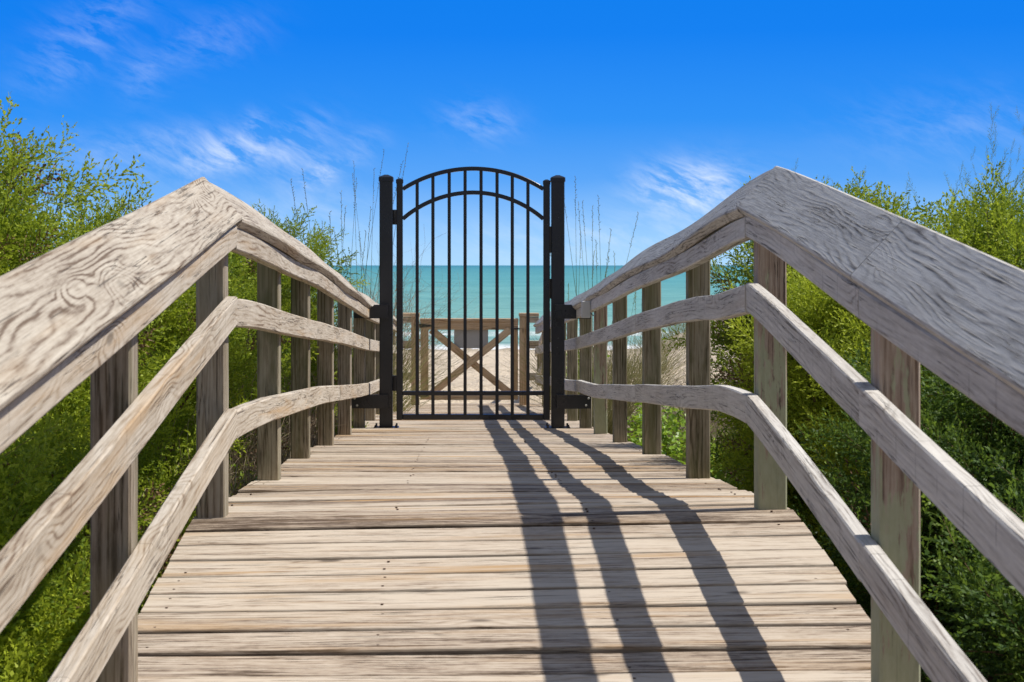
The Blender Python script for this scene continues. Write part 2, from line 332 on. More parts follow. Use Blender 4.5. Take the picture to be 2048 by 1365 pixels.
class MB:
    """mesh builder of boards, boxes and tubes with board UVs"""
    def __init__(s): s.v = []; s.f = []; s.uv = []; s.r = []; s.e = []
    def sweep(s, prof, stations, rnd=None, u0=None, voff=None, edge=None):
        """prof: list of 2D (a,b) round the section; stations: list of (origin, axisA, axisB) along the board"""
        rnd = random.random() if rnd is None else rnd
        u0 = random.random() * 20 if u0 is None else u0
        voff = random.random() * 9 if voff is None else voff
        k = len(prof); b0 = len(s.v)
        per = [0.0]
        for i in range(k):
            a, b = prof[i], prof[(i + 1) % k]; per.append(per[-1] + math.hypot(a[0] - b[0], a[1] - b[1]))
        us = [0.0]
        for i, (o, A, B) in enumerate(stations):
            if i: us.append(us[-1] + (Vector(o) - Vector(stations[i - 1][0])).length)
            for (a, b) in prof: s.v.append(Vector(o) + Vector(A) * a + Vector(B) * b); s.r.append(rnd)
            s.e += list(edge) if edge else [0.0] * k
        for i in range(len(stations) - 1):
            for j in range(k):
                j2 = (j + 1) % k
                s.f.append((b0 + i * k + j, b0 + i * k + j2, b0 + (i + 1) * k + j2, b0 + (i + 1) * k + j))
                s.uv += [(u0 + us[i], voff + per[j]), (u0 + us[i], voff + per[j + 1]), (u0 + us[i + 1], voff + per[j + 1]), (u0 + us[i + 1], voff + per[j])]
        for e, off in ((0, b0), (1, b0 + (len(stations) - 1) * k)):
            idx = list(range(off, off + k)); idx = idx[::-1] if e == 0 else idx
            s.f.append(tuple(idx))
            for q in idx:
                a, b = prof[q - off]; s.uv.append((u0 + b * .3, voff + 3 + a))
    def box(s, x0, x1, y0, y1, z0, z1, axis='z', bev=.004, rnd=None, u0=None):
        """box whose grain runs along axis"""
        c = ((x0 + x1) / 2, (y0 + y1) / 2, (z0 + z1) / 2); h = ((x1 - x0) / 2, (y1 - y0) / 2, (z1 - z0) / 2)
        ax = {'x': (0, 1, 2), 'y': (1, 2, 0), 'z': (2, 0, 1)}[axis]
        e = [Vector((1, 0, 0)), Vector((0, 1, 0)), Vector((0, 0, 1))]
        L, A, B = e[ax[0]], e[ax[1]], e[ax[2]]; ha, hb, hl = h[ax[1]], h[ax[2]], h[ax[0]]
        bev = min(bev, ha * .4, hb * .4, hl * .4)
        pr = rect(ha, hb, bev); ins = rect(ha - bev, hb - bev, bev * .5)
        # end chamfer: first and last station scaled
        st = []; cc = Vector(c)
        b0 = len(s.v)
        st = [(cc - L * hl, A * (1 - bev / ha), B * (1 - bev / hb)), (cc - L * (hl - bev), A, B), (cc + L * (hl - bev), A, B), (cc + L * hl, A * (1 - bev / ha), B * (1 - bev / hb))]
        s.sweep(pr, st, rnd, u0)
    def tube(s, pts, r0, r1=None, sides=6, rnd=.5):
        r1 = r0 if r1 is None else r1; st = []
        for i, p in enumerate(pts):
            p = Vector(p); t = (Vector(pts[min(i + 1, len(pts) - 1)]) - Vector(pts[max(i - 1, 0)])).normalized()
            A = t.cross(Vector((0, 0, 1)) if abs(t.z) < .9 else Vector((1, 0, 0))).normalized(); B = t.cross(A)
            r = r0 + (r1 - r0) * i / max(1, len(pts) - 1); st.append((p, A * r, B * r))
        s.sweep([(math.cos(2 * math.pi * q / sides), math.sin(2 * math.pi * q / sides)) for q in range(sides)], st, rnd)
    def bar(s, p, q, wa, wb, A, bev=.004, rnd=None):
        """straight board from p to q, wa wide along A, wb along the third axis"""
        p, q = Vector(p), Vector(q); t = (q - p).normalized(); A = Vector(A); A = (A - t * A.dot(t)).normalized(); B = t.cross(A)
        s.sweep(rect(wa / 2, wb / 2, bev), [(p, A, B), (q, A, B)], rnd)
    def build(s, name, material, parent=None, smooth=False):
        o = link_mesh(name, [tuple(v) for v in s.v], s.f, material, None, s.r, s.uv, smooth)
        if any(s.e):
            a = o.data.attributes.new('edge', 'FLOAT', 'POINT'); a.data.foreach_set('value', np.asarray(s.e, np.float32))
        if parent is not None: put(o, parent)
        return o
def rect(ha, hb, b):
    return [(-ha + b, -hb), (ha - b, -hb), (ha, -hb + b), (ha, hb - b), (ha - b, hb), (-ha + b, hb), (-ha, hb - b), (-ha, -hb + b)]

random.seed(5)
# ------------------------------------------------------------------ levels
DY = [-3.0, 0.0, 3.73, 5.26, 6.85, 8.5, 10.1, 11.6, 13.08, 14.6, 16.1, 20.0, 22.0]
DZ = [-1.82, -1.45, -.975, -.782, -.866, -.948, -1.055, -1.153, -1.25, -1.335, -1.41, -1.645, -1.76]
def deck(y): return float(np.interp(y, DY, DZ))
def cross(t, y): return .034 * max(0.0, t) * math.exp(-((y - 5.1) / 1.3) ** 2)   # the right side of the hump stands a little higher
GY = [-30, -5, 0, 4, 8, 12, 16, 19, 20.6, 21.4, 25, 30, 45, 75, 100, 200, 60000]
GZ = [-2.2, -2.1, -1.95, -1.75, -1.68, -1.80, -1.86, -1.85, -1.84, -1.74, -1.93, -2.15, -2.7, -3.74, -4.6, -9, -12]
def ground_np(x, y):
    g = np.interp(y, GY, GZ)
    def bump(cx, cy, sx, sy, a): return a * np.exp(-((x - cx) / sx) ** 2 - ((y - cy) / sy) ** 2)
    g = g + bump(4.6, 27, 2.6, 6, .85) + bump(-4.8, 25, 2.6, 7, 1.0) + bump(9, 24, 5, 8, .9) + bump(-10, 22, 5, 9, 1.0) + bump(2.4, 15.5, 1.2, 3.5, .25) + bump(-2.7, 19.5, 1.25, 4.5, 1.0)
    g = g + .05 * np.sin(x * 2.3 + y * .9) * np.sin(y * 1.4 - x) + .03 * np.sin(x * 5.1) * np.sin(y * 4.3)
    return g
def ground(x, y): return float(ground_np(np.array(float(x)), np.array(float(y))))

def axis_pts(a, fine, lim):
    out = [0.0]; step = fine
    while out[-1] < lim:
        if out[-1] > a: step *= 1.25
        out.append(out[-1] + step)
    return out
xs = axis_pts(14, .2, 20000); xs = np.array([-v for v in xs[:0:-1]] + xs)
ys = np.array([-40, -20, -12, -8] + list(np.arange(-6, 45, .25)) + list(np.arange(45, 90, 1.0)) + [95, 105, 120, 150])
Xg, Yg = np.meshgrid(xs, ys); Zg = ground_np(Xg, Yg); fade = np.clip((np.abs(Xg) - 30) / 60, 0, 1)
V = np.stack([Xg, Yg, Zg], -1).reshape(-1, 3); nx = len(xs)
i, j = np.meshgrid(np.arange(len(ys) - 1), np.arange(nx - 1), indexing='ij'); a = (i * nx + j).ravel()
Fq = np.stack([a, a + 1, a + nx + 1, a + nx], -1)
o = link_mesh('dune_ground', V, Fq, M['sand'], smooth=True); o['kind'] = 'structure'
# the sea, one sheet to the horizon
xs2 = axis_pts(40, 8, 40000); xs2 = np.array([-v for v in xs2[:0:-1]] + xs2)
ys2 = [60.0]
while ys2[-1] < 45000: ys2.append(ys2[-1] * 1.06)
Xg, Yg = np.meshgrid(xs2, np.array(ys2)); nx = len(xs2)
V = np.stack([Xg, Yg, np.full_like(Xg, -3.8)], -1).reshape(-1, 3)
i, j = np.meshgrid(np.arange(len(ys2) - 1), np.arange(nx - 1), indexing='ij'); a = (i * nx + j).ravel()
o = link_mesh('sea', V, np.stack([a, a + 1, a + nx + 1, a + nx], -1), M['sea'], smooth=True); o['kind'] = 'structure'

# ------------------------------------------------------------------ boardwalk deck
NAILS = []
mb = MB(); y = -2.6; rr = rs(3)
while y < 20.75:
    wd = .1395 + rr.normal() * .0012; gap = abs(rr.normal(.0055, .004)) + .003
    if abs(y - 5.26) < .08: gap += .004
    ym = y + wd / 2; slope = (deck(ym + .1) - deck(ym - .1)) / .2
    L = Vector((0, 1, slope)).normalized(); N = Vector((0, -slope, 1)).normalized()
    x0 = -.918 - rr.uniform(-.004, .006); x1 = .930 + rr.uniform(-.004, .006)
    dz0 = float(np.clip(rr.normal() * .0020, -.003, .003)); tilt = float(np.clip(rr.normal() * .009, -.012, .012)); bow = rr.normal() * .002
    NAILS.append((ym, dz0))
    hw = wd / 2; prof = [(-hw + .004, -.036), (hw - .004, -.036), (hw, -.030), (hw, -.006), (hw - .002, -.0018), (hw - .007, 0), (hw - .011, 0), (0, -.0012), (-hw + .011, 0), (-hw + .007, 0), (-hw + .002, -.0018), (-hw, -.006), (-hw, -.030)]
    st = []
    nseg = 14 if ym < 9 else 6; ph = rr.uniform(0, 6)
    for q in range(nseg + 1):
        t = q / nseg; xx = x0 + (x1 - x0) * t
        zz = deck(ym) + cross((xx + .9) / 1.8, ym) + dz0 + bow * math.sin(t * 5 + ph); yo = .0018 * math.sin(t * 9 + ph * 2)
        A = (L + N * (tilt + .006 * math.sin(t * 4 + ph))).normalized()
        st.append((Vector((xx, ym + yo, zz)), A, N))
    mb.sweep(prof, st, rnd=rr.uniform(), u0=rr.uniform(0, 30), voff=rr.uniform(0, 9), edge=[1, 1, 1, 1, .85, .35, 0, 0, 0, .35, .85, 1, 1])
    y += wd + gap
o = mb.build('boardwalk', M['deck']); o['kind'] = 'structure'
mb = MB()
for xj in (-.86, -.3, .3, .86):
    st = [(Vector((xj, q, deck(q) - .039 - .095)), Vector((1, 0, 0)), Vector((0, 0, 1))) for q in np.linspace(-2.6, 20.7, 40)]
    mb.sweep(rect(.019, .093, .004), st)
o = mb.build('boardwalk_joists', M['under']); o['kind'] = 'structure'
mb = MB(); random.seed(4)
for (yy_, zz_) in NAILS:
    for xj in (-.86, -.3, .3, .86):
        for o_ in (-.036, .036):
            if random.random() < .55 or yy_ > 11: continue
            q = Vector((xj + random.gauss(0, .004), yy_ + o_ + random.gauss(0, .004), deck(yy_) + o_ * (deck(yy_ + .1) - deck(yy_ - .1)) / .2 + cross((xj + .9) / 1.8, yy_) + zz_))
            mb.tube([q - Vector((0, 0, .006)), q + Vector((0, 0, .0006))], .0042, .0038, 7)
o = mb.build('boardwalk_nails', M['rust']); o['kind'] = 'structure'
# ------------------------------------------------------------------ the two long railings
PY = {-1: [-1.0, .6, 2.2, 3.76, 5.27, 6.82, 8.20, 9.75, 11.35, 12.98, 14.62, 16.15, 17.7, 19.1],
      1: [-1.0, .6, 2.2, 3.73, 5.26, 6.85, 8.54, 10.16, 11.64, 13.05, 14.58, 16.1, 17.6, 19.1]}
PI_, PO, RI, RO = .826, .915, .788, .826     # post inner/outer face, rail inner/outer face (metres from the middle)
# height above the deck of each rail's top edge along the way
HM = {-1: ([2.5, 3.7, 5.28, 6.0, 8.1, 10.6, 14.4, 20], [.655, .665, .686, .685, .664, .676, .682, .68]),
      1: ([2.5, 3.7, 5.26, 5.55, 5.9, 6.4, 7.0, 7.9, 9.5, 10.8, 14.3, 20], [.670, .690, .695, .690, .690, .712, .720, .712, .700, .696, .690, .69])}
HL = {-1: ([2.5, 5.28, 6.2, 8, 12, 14.4, 20], [.335, .338, .352, .345, .34, .35, .35]),
      1: ([2.5, 3.7, 5.26, 5.9, 7.0, 7.9, 8.74, 10.2, 11.2, 12.0, 12.85, 14.3, 20], [.34, .350, .350, .376, .374, .362, .352, .350, .342, .352, .368, .356, .35])}
ANG = R(46.5)
def smooth_y(a, b): return list(np.linspace(a, b, max(3, int((b - a) / .13))))
def rdeck0(y):            # rails bend smoothly over the posts, but keep the peak above the fifth post
    if y < 5.27: return float(np.interp(y, DY, DZ))
    ks = [y - .35, y - .17, y, y + .17, y + .35]
    return sum(float(np.interp(max(k, 5.27), DY, DZ)) for k in ks) / 5 + (0 if y > 5.7 else 0)
for side in (-1, 1):
    def rdeck(y, side=side): return rdeck0(y) + cross(side, y)
    rr = rs(20 + side); random.seed(30 + side)
    lab = ('pinkish grey timber railing along the left edge of the boardwalk, inner faces sunlit' if side < 0 else
           'silvery grey timber railing along the right of the boardwalk, pale lichen on near posts')
    rail = thing('wooden_railing', (side * .85, 5.0, deck(5.0)), lab, 'railing', 'boardwalk railings')
    for k, yp in enumerate(PY[side]):
        zt = rdeck(yp + .045)
        mb = MB(); jx = rr.normal() * .004; jy = rr.normal() * .006
        # post top is cut to the slope of the cap rail
        x0, x1 = PI_ + jx * .3, PO + jx
        ztop = lambda xx: zt + .903 + (xx - RI) * math.tan(ANG)
        bz = ground(side * .87, yp) - .35; hz = deck(yp) - bz
        prof = rect((x1 - x0) / 2, .0445, .005); cxp = (x0 + x1) / 2
        b0 = len(mb.v)
        zz = [bz] + list(np.linspace(bz + .2, zt + .78, 6)) + [zt + .86]
        st = [(Vector((side * cxp + rr.normal() * .0008, yp + .0445 + jy, z_)), Vector((side, 0, 0)), Vector((0, 1, 0))) for z_ in zz]
        mb.sweep(prof, st, rnd=rr.uniform(.25, .8), u0=-hz, voff=rr.uniform(0, 9))
        for vi in range(len(mb.v) - 8, len(mb.v)):
            v = mb.v[vi]; v.z = ztop(abs(v.x))
        if side > 0: mt = {3: 'post_lic', 4: 'post_lic', 8: 'post_lic', 5: 'post_alg', 6: 'post_alg', 7: 'post_alg'}.get(k, 'post_alg')
        else: mt = 'post' if k != 5 and k != 6 else 'post_alg'
        p_ = mb.build('post', M[mt], rail)
        if mt == 'post_lic': p_['label'] = 'post with pale flaking lichen'
    # joints between boards fall on posts
    joints_cap = {-1: [-1.6, .64, 5.27, 8.24, 11.39, 14.66, 17.74, 19.98], 1: [-1.6, .64, 3.77, 5.27, 8.58, 11.68, 14.62, 17.64, 19.98]}[side]
    joints_rail = {-1: [-1.6, 2.24, 5.27, 9.79, 13.02, 16.19, 19.98], 1: [-1.6, 3.77, 5.27, 8.58, 13.09, 16.14, 19.98]}[side]
    def run(name, joints, prof, func, mt, g=.0030):
        for a_, b_ in zip(joints[:-1], joints[1:]):
            mb = MB(); st = []
            j1 = rr.normal() * .0025
            for yy_ in smooth_y(a_ + g, b_ - g):
                dx_, z_ = func(yy_); t = (yy_ - a_) / (b_ - a_)
                wig = .0025 * math.sin(yy_ * 3.1 + j1 * 900)
                st.append((Vector((side * (dx_ + wig * .6), yy_, z_ + j1 * (1 - t))), Vector((side, 0, 0)), Vector((0, 0, 1))))
            mb.sweep(prof, st, rnd=rr.uniform(.2, .8), u0=rr.uniform(0, 30), voff=rr.uniform(0, 9))
            mb.build(name, mt, rail)
    sfx = 'l' if side < 0 else 'r'
    # cap: a 2x8 tilted towards the walkway
    ca_, sa_ = math.cos(ANG), math.sin(ANG); Wc, T = .180, .038
    raw = rect(Wc / 2, T / 2, .005)
    def cp(a_, b_): a_ += Wc / 2; b_ -= T / 2; return (a_ * ca_ - b_ * sa_ * 1.0, a_ * sa_ + b_ * ca_)
    capprof = [cp(a_, b_) for a_, b_ in raw]
    # finer top face for the grain to sit on
    run('cap_rail', joints_cap, capprof, lambda q: (.762 + .006 * math.sin(q * 1.7 + side), rdeck(q) + .931 + .004 * math.sin(q * 2.3)), M['cap_' + sfx])
    fprof = [(.003, -.066), (.035, -.066), (.038, -.063), (.038, .037), (.034, .036), (.0, -.001), (0, -.062)]
    run('top_rail', joints_rail, fprof, lambda q: (RI, rdeck(q) + .904), M['rail_' + sfx])
    rp = rect(.019, .0445, .004)
    run('middle_rail', joints_rail, rp, lambda q: (RI + .019, rdeck(q) - .0445 + float(np.interp(q, *HM[side]))), M['rail_' + sfx])
    run('lower_rail', joints_rail, rp, lambda q: (RI + .019, rdeck(q) - .0445 + float(np.interp(q, *HL[side]))), M['rail_' + sfx])

# ------------------------------------------------------------------ black metal gate
SG = 262.0; GY0 = F / SG                       # gate plane; photo scale there
def gx(p): return (p - 920) / SG + CX
def gz(p): return (531 - p) / SG
gz0 = deck(GY0 + .05)
gate = thing('metal_gate', (gx(944), GY0, gz0), 'tall black metal gate with a double arched top and thin upright pickets across the boardwalk', 'gate')
for (a_, b_, top) in ((758.8, 785.0, 357), (1103, 1129.2, 358)):
    mb = MB(); mb.box(gx(a_), gx(b_), GY0, GY0 + .10, gz0 - .005, gz(top), 'z', .006)
    post = mb.build('gate_post', M['black'], gate)
    mb = MB(); c = ((gx(a_) + gx(b_)) / 2, GY0 + .05)
    st = []
    for z_, s_ in ((gz(top) - .022, 1.0), (gz(top) + .008, 1.0), (gz(top) + .014, .9), (gz(top) + .030, .25)):
        st.append((Vector((c[0], c[1], z_)), Vector((s_, 0, 0)), Vector((0, s_, 0))))
    mb.sweep(rect(.056, .056, .008), st, .5); cpo = mb.build('post_cap', M['black'], None); cpo.parent = post
    cpo.location = (0, 0, 0)
    mb = MB(); mb.box(c[0] - .095, c[0] + .095, GY0 - .035, GY0 + .135, gz0 - .002, gz0 + .009, 'x', .003)
    for sx in (-.078, .078):
        for sy in (-.02, .12): mb.tube([(c[0] + sx, GY0 + sy, gz0 + .008), (c[0] + sx, GY0 + sy, gz0 + .030)], .008, sides=6)
    bp = mb.build('base_plate', M['black'], None); bp.parent = post
LY = GY0 + .028                                  # leaf a little behind the post fronts
leaf = MB()
leaf.box(gx(792.6), gx(805.2), LY, LY + .048, gz(841.2), gz(364), 'z', .004)
leaf.box(gx(1087.2), gx(1100.4), LY, LY + .048, gz(841.2), gz(366), 'z', .004)
leaf.box(gx(805.2), gx(1087.2), LY + .002, LY + .046, gz(841), gz(830), 'x', .004)
leaf.box(gx(805.2), gx(1087.2), LY + .008, LY + .040, gz(792), gz(783.6), 'x', .003)
cxg = (gx(805) + gx(1087.4)) / 2; hw = (gx(1087.4) - gx(805)) / 2
def arch(ztop, zend):
    rise = ztop - zend; Rr = (hw * hw + rise * rise) / (2 * rise)
    th = math.asin(hw / Rr)
    return lambda t: (cxg + Rr * math.sin(th * t), ztop - Rr + Rr * math.cos(th * t), th * t)
for (zt_, ze_) in ((gz(337), gz(378)), (gz(385), gz(438))):
    fa = arch(zt_, ze_); st = []
    for q in np.linspace(-1, 1, 33):
        xx, zz_, th = fa(q); st.append((Vector((xx, LY + .024, zz_)), Vector((math.sin(th), 0, math.cos(th))), Vector((0, 1, 0))))
    leaf.sweep(rect(.0155, .019, .003), st, .5)
leafo = leaf.build('gate_leaf', M['black'], gate)
fo = arch(gz(337), gz(378))
for pz in (362.5, 437, 514, 589, 664.5, 740, 812, 886):
    xp = gx(680 + pz / 2.354)
    q = (xp - cxg) / hw; zz_ = fo(math.asin(max(-1, min(1, (xp - cxg) / ((hw * hw + (gz(337) - gz(378)) ** 2) / (2 * (gz(337) - gz(378))))))) / math.asin(hw / ((hw * hw + (gz(337) - gz(378)) ** 2) / (2 * (gz(337) - gz(378))))))[1]
    mb = MB(); mb.box(xp - .0125, xp + .0125, LY + .012, LY + .037, gz(832), zz_ + .004, 'z', .002)
    o = mb.build('picket', M['black']); o.parent = leafo
for (a_, top) in ((798.9, 361), (1093.8, 363.5)):
    mb = MB(); st = [(Vector((gx(a_), LY + .024, gz(top) + d)), Vector((s_, 0, 0)), Vector((0, s_, 0))) for d, s_ in ((-.02, 1), (.006, 1), (.010, .85), (.018, .3))]
    mb.sweep(rect(.028, .028, .005), st, .5); o = mb.build('stile_cap', M['black']); o.parent = leafo
for (x0_, x1_, y0_, y1_) in ((785, 792.6, 419.5, 449.5), (785, 792.6, 752.5, 783), (1100.4, 1103, 453, 506), (1098.8, 1103, 558, 598)):
    mb = MB(); mb.box(gx(x0_), gx(x1_) + .002, LY - .004, LY + .040, gz(y1_), gz(y0_), 'z', .002)
    for q in (.2, .5, .8):
        zc = gz(y0_ + (y1_ - y0_) * q); mb.tube([(gx(x0_) + .010, LY - .004, zc), (gx(x0_) + .010, LY - .011, zc)], .006, .004)
    mb.tube([(gx((x0_ + x1_) / 2), LY - .004, gz(y1_) + .004), (gx((x0_ + x1_) / 2), LY - .004, gz(y0_) - .004)], .009)
    o = mb.build('hinge' if x0_ < 900 else 'latch_plate', M['iron'], gate)
def poly_prism(pts, y0, y1, name, m_, parent):   # XZ outline pulled along Y
    k = len(pts); v = [(x, y0, z) for x, z in pts] + [(x, y1, z) for x, z in pts]
    f = [list(range(k))[::1], list(range(2 * k - 1, k - 1, -1))] + [[(q + 1) % k, q, k + q, k + (q + 1) % k] for q in range(k)]
    return put(link_mesh(name, v, f, m_), parent)
by0, by1 = GY0 - .052, GY0 - .003
for nm, pts in (('upper', [(709, 636.5), (709, 624), (737, 622), (749, 609.8), (776.5, 609.8), (776.5, 637)]), ('lower', [(703, 816), (703, 789.5), (776.5, 789), (776.5, 816.5)]),
                ('upper', [(1109, 637.5), (1109, 609.5), (1142, 609.5), (1152, 619), (1152, 630), (1181, 632), (1181, 637.5)]), ('lower', [(1112.5, 817.5), (1112.5, 789.5), (1181, 790), (1181, 816.5)])):
    poly_prism([(gx(a_), gz(b_)) for a_, b_ in pts], by0, by1, 'bracket', M['black'], gate)
for (a_, b_) in ((1176, 796), (1171, 810), (710, 796), (715, 810)):
    mb = MB(); mb.tube([(gx(a_), by0 + .001, gz(b_)), (gx(a_), by0 - .008, gz(b_))], .010, .007); mb.build('bolt', M['zinc'], gate)

# small grey keypad box fixed to the right rail
yb = 11.45; sb = F / yb
def bxx(p): return (p - 920) / sb + CX
def bzz(p): return (531 - p) / sb
kb = MB(); kb.box(bxx(1163.5), bxx(1181), yb, yb + .04, bzz(636.5), bzz(602.5), 'z', .004)
box = kb.build('sensor_box', M['grey_box']); tag(box, 'small pale grey box on the right railing just before the black gate', 'box')
mb = MB(); mb.tube([(bxx(1181) - .004, yb + .02, bzz(625)), (bxx(1184), yb + .03, bzz(628)), (bxx(1187), yb + .05, bzz(632)), (bxx(1191), yb + .07, bzz(631)), (bxx(1192), yb + .12, bzz(627))], .0035)
o = mb.build('cable', M['iron']); o.parent = box

# ------------------------------------------------------------------ low wooden gate at the beach end
SL = 170.0; LY0 = F / SL
def lx(p): return (p - 920) / SL + CX
def lz(p): return (531 - p) / SL
lz0 = deck(LY0)
lg = thing('wooden_gate', (lx(938), LY0, lz0), 'low timber gate with crossed X braces at the beach end of the boardwalk', 'gate')
W_ = M['new_wood']; random.seed(77)
def part(name, args, parent, material=W_, axis='z'):
    mb = MB(); mb.box(*args, axis); return mb.build(name, material, parent)
part('stile', (lx(840.8), lx(857), LY0, LY0 + .038, lz(800), lz(660)), lg)
part('stile', (lx(1021), lx(1036), LY0, LY0 + .038, lz(800), lz(660)), lg)
part('top_board', (lx(840.5), lx(1036.5), LY0 - .002, LY0 + .038, lz(660), lz(644)), lg, W_, 'x')
part('cap_board', (lx(839.8), lx(1037), LY0 - .02, LY0 + .10, lz(644), lz(637.5)), lg, W_, 'x')
part('bottom_board', (lx(857), lx(1021), LY0 + .002, LY0 + .040, lz(800.5), lz(791.5)), lg, W_, 'x')
mb = MB(); mb.bar((lx(862), LY0 + .030, lz(660)), (lx(1026), LY0 + .030, lz(792)), .085, .030, (0, 0, 1)); mb.build('cross_brace', W_, lg)
mb = MB(); mb.bar((lx(1020), LY0 - .002, lz(660)), (lx(858), LY0 - .002, lz(792)), .085, .030, (0, 0, 1)); mb.build('cross_brace', W_, lg)
for zc in (652, 791):
    poly_prism([(lx(834), lz(zc + 4)), (lx(834), lz(zc - 4)), (lx(842), lz(zc - 4)), (lx(868), lz(zc - 1)), (lx(868), lz(zc + 1)), (lx(842), lz(zc + 4))], LY0 - .010, LY0 - .003, 'strap_hinge', M['iron'], lg)
mb = MB(); mb.tube([(lx(1028), LY0 - .012, lz(658)), (lx(1046), LY0 - .012, lz(658))], .009); mb.box(lx(1041), lx(1048), LY0 - .02, LY0 - .003, lz(661.5), lz(651.5), 'z', .002)
mb.build('latch', M['iron'], lg)
mb = MB(); mb.box(lx(908), lx(976.5), LY0 + .055, LY0 + .060, lz(697.5), lz(645), 'x', .001)
sg = mb.build('sign_panel', M['grey_panel']); tag(sg, 'blank pale grey back of a sign hanging behind the X braced gate', 'sign')
for sd_, (pa, pb), (ra, rb) in ((-1, (822.3, 838.6), (796, 822.3)), (1, (1039, 1054.3), (1054.3, 1078))):
    fp = thing('fence_panel', (lx((pa + pb) / 2), LY0, lz0), 'short three rail timber fence and post on the %s side of the low beach gate' % ('left' if sd_ < 0 else 'right'), 'fence', 'short fences beside the low gate')
    part('post', (lx(pa), lx(pb), LY0 - .02, LY0 + .069, lz0 - .3, lz(634)), fp)
    for (t_, b_, nm) in ((634.6, 646, 'rail'), (681.8, 697.6, 'rail'), (745.5, 761, 'rail')):
        part(nm, (lx(ra) - .0 if sd_ < 0 else lx(ra), lx(rb), LY0 - .01, LY0 + .028, lz(b_), lz(t_)), fp, M['rail_l'], 'x')
    part('cap_board', ((lx(ra), lx(pb) + .006) if sd_ < 0 else (lx(pa) - .006, lx(rb))) + (LY0 - .035, LY0 + .10, lz(633.8), lz(626.5)), fp, W_, 'x')
# stair railing going down to the sand beyond the gate
for k_, (sxn, lb) in enumerate(((1.02, 'short sunlit timber rail running down to the sand right of the low gate'), (-.98, 'short timber rail running down to the sand left of the low gate'))):
    sr = thing('stair_railing', (sxn, 21.6, ground(sxn, 21.6)), lb, 'railing', 'stair railings beyond the low gate')
    for q in (20.9, 22.2, 23.6):
        mb = MB(); z1 = -.72 - (q - 20.9) * .16; mb.box(sxn - .045, sxn + .045, q, q + .089, ground(sxn, q) - .3, z1, 'z'); mb.build('post', M['post'], sr)
    for dz_ in (.045, .42):
        mb = MB(); mb.bar((sxn - .055, 20.85, -.72 - dz_), (sxn - .055, 23.8, -1.19 - dz_), .089, .032, (0, 0, 1)); mb.build('rail', M['rail_l'], sr)

# ------------------------------------------------------------------ plants
def rot_to(dirs, roll):
    """matrices (N,3,3) that turn +Z to dirs with roll"""
    z = dirs / np.linalg.norm(dirs, axis=1, keepdims=True)
    ref = np.where(np.abs(z[:, 2:3]) < .95, np.array([[0, 0, 1.0]]), np.array([[1.0, 0, 0]]))
    x = np.cross(ref, z); x /= np.linalg.norm(x, axis=1, keepdims=True); y_ = np.cross(z, x)
    c, s_ = np.cos(roll)[:, None], np.sin(roll)[:, None]
    return np.stack([x * c + y_ * s_, -x * s_ + y_ * c, z], -1)
def strip(p0, p1, wdt, nrm):
    """flat quad between two points"""
    t = p1 - p0; sdv = np.cross(t, nrm); sdv = sdv / (np.linalg.norm(sdv) + 1e-9) * wdt / 2
    return [p0 - sdv, p0 + sdv, p1 + sdv * .6, p1 - sdv * .6]
def cedar_spray(seed, L=.30, ntw=20, leafl=.017, leafw=.0092):
    r = rs(seed); V = []; A = []
    bend = r.uniform(-.25, .25, 2)
    def ax(t): return np.array([bend[0] * L * t * t, bend[1] * L * t * t, L * t])
    for q in range(5):
        V += strip(ax(q / 5), ax((q + 1) / 5), .0032 * (1.2 - q / 5), np.array([1, .3, 0])); A += [-1] * 4
    for q in range(ntw):
        t = .10 + .88 * q / ntw; p = ax(t); az_ = q * 2.4 + r.uniform(-.5, .5); ln = (.115 * (1 - t) ** .7 + .028) * r.uniform(.7, 1.25)
        up = r.uniform(.75, 1.3)
        d = np.array([math.cos(az_), math.sin(az_) , up]); d /= np.linalg.norm(d)
        n_ = max(4, int(ln / .0075)); curve = r.normal(0, .18, 3)
        V += strip(p, p + d * ln * .8, .0018, np.array([.2, .5, 1])); A += [r.uniform(.3, .7)] * 4
        tone = r.uniform(-.12, .12)
        for e in range(n_):
            te = (e + .5) / n_; pe = p + d * ln * te + curve * ln * te * te
            ld = d * .9 + r.normal(0, .36, 3); ld /= np.linalg.norm(ld)
            sdv = np.cross(ld, r.normal(0, 1, 3)); sdv /= np.linalg.norm(sdv) + 1e-9
            ll = leafl * r.uniform(.7, 1.3); lw = leafw * r.uniform(.8, 1.2)
            V += [pe, pe + ld * ll * .5 + sdv * lw / 2, pe + ld * ll, pe + ld * ll * .5 - sdv * lw / 2]
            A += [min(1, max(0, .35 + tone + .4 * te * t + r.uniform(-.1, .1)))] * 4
    return np.array(V), np.array(A)
SPRAYS = [cedar_spray(s) for s in (1, 2, 3, 4)]
SPIKES = [cedar_spray(s + 10, L=.34, ntw=16, leafl=.017, leafw=.0092) for s in (1, 2)]
for k_ in range(2):
    v_, a_ = SPIKES[k_]; v_[:, :2] *= .42
def assemble(temps, pos, dirs, roll, scale, tone, r):
    """copies of the templates merged into one vertex array"""
    which = r.randint(0, len(temps), len(pos)); Vs = []; As = []
    Mx = rot_to(dirs, roll)
    for t, (v_, a_) in enumerate(temps):
        s_ = which == t
        if not s_.any(): continue
        P = np.einsum('nij,kj->nki', Mx[s_], v_) * scale[s_][:, None, None] + pos[s_][:, None, :]
        aa = np.where((a_[None, :] < -.5) | (tone[s_][:, None] < -5), -1.0, np.clip(a_[None, :] + tone[s_][:, None], 0, 1))
        Vs.append(P.reshape(-1, 3)); As.append(aa.ravel())
    return np.concatenate(Vs), np.concatenate(As)
def quads(n_): return np.arange(n_, dtype=np.int32).reshape(-1, 4)
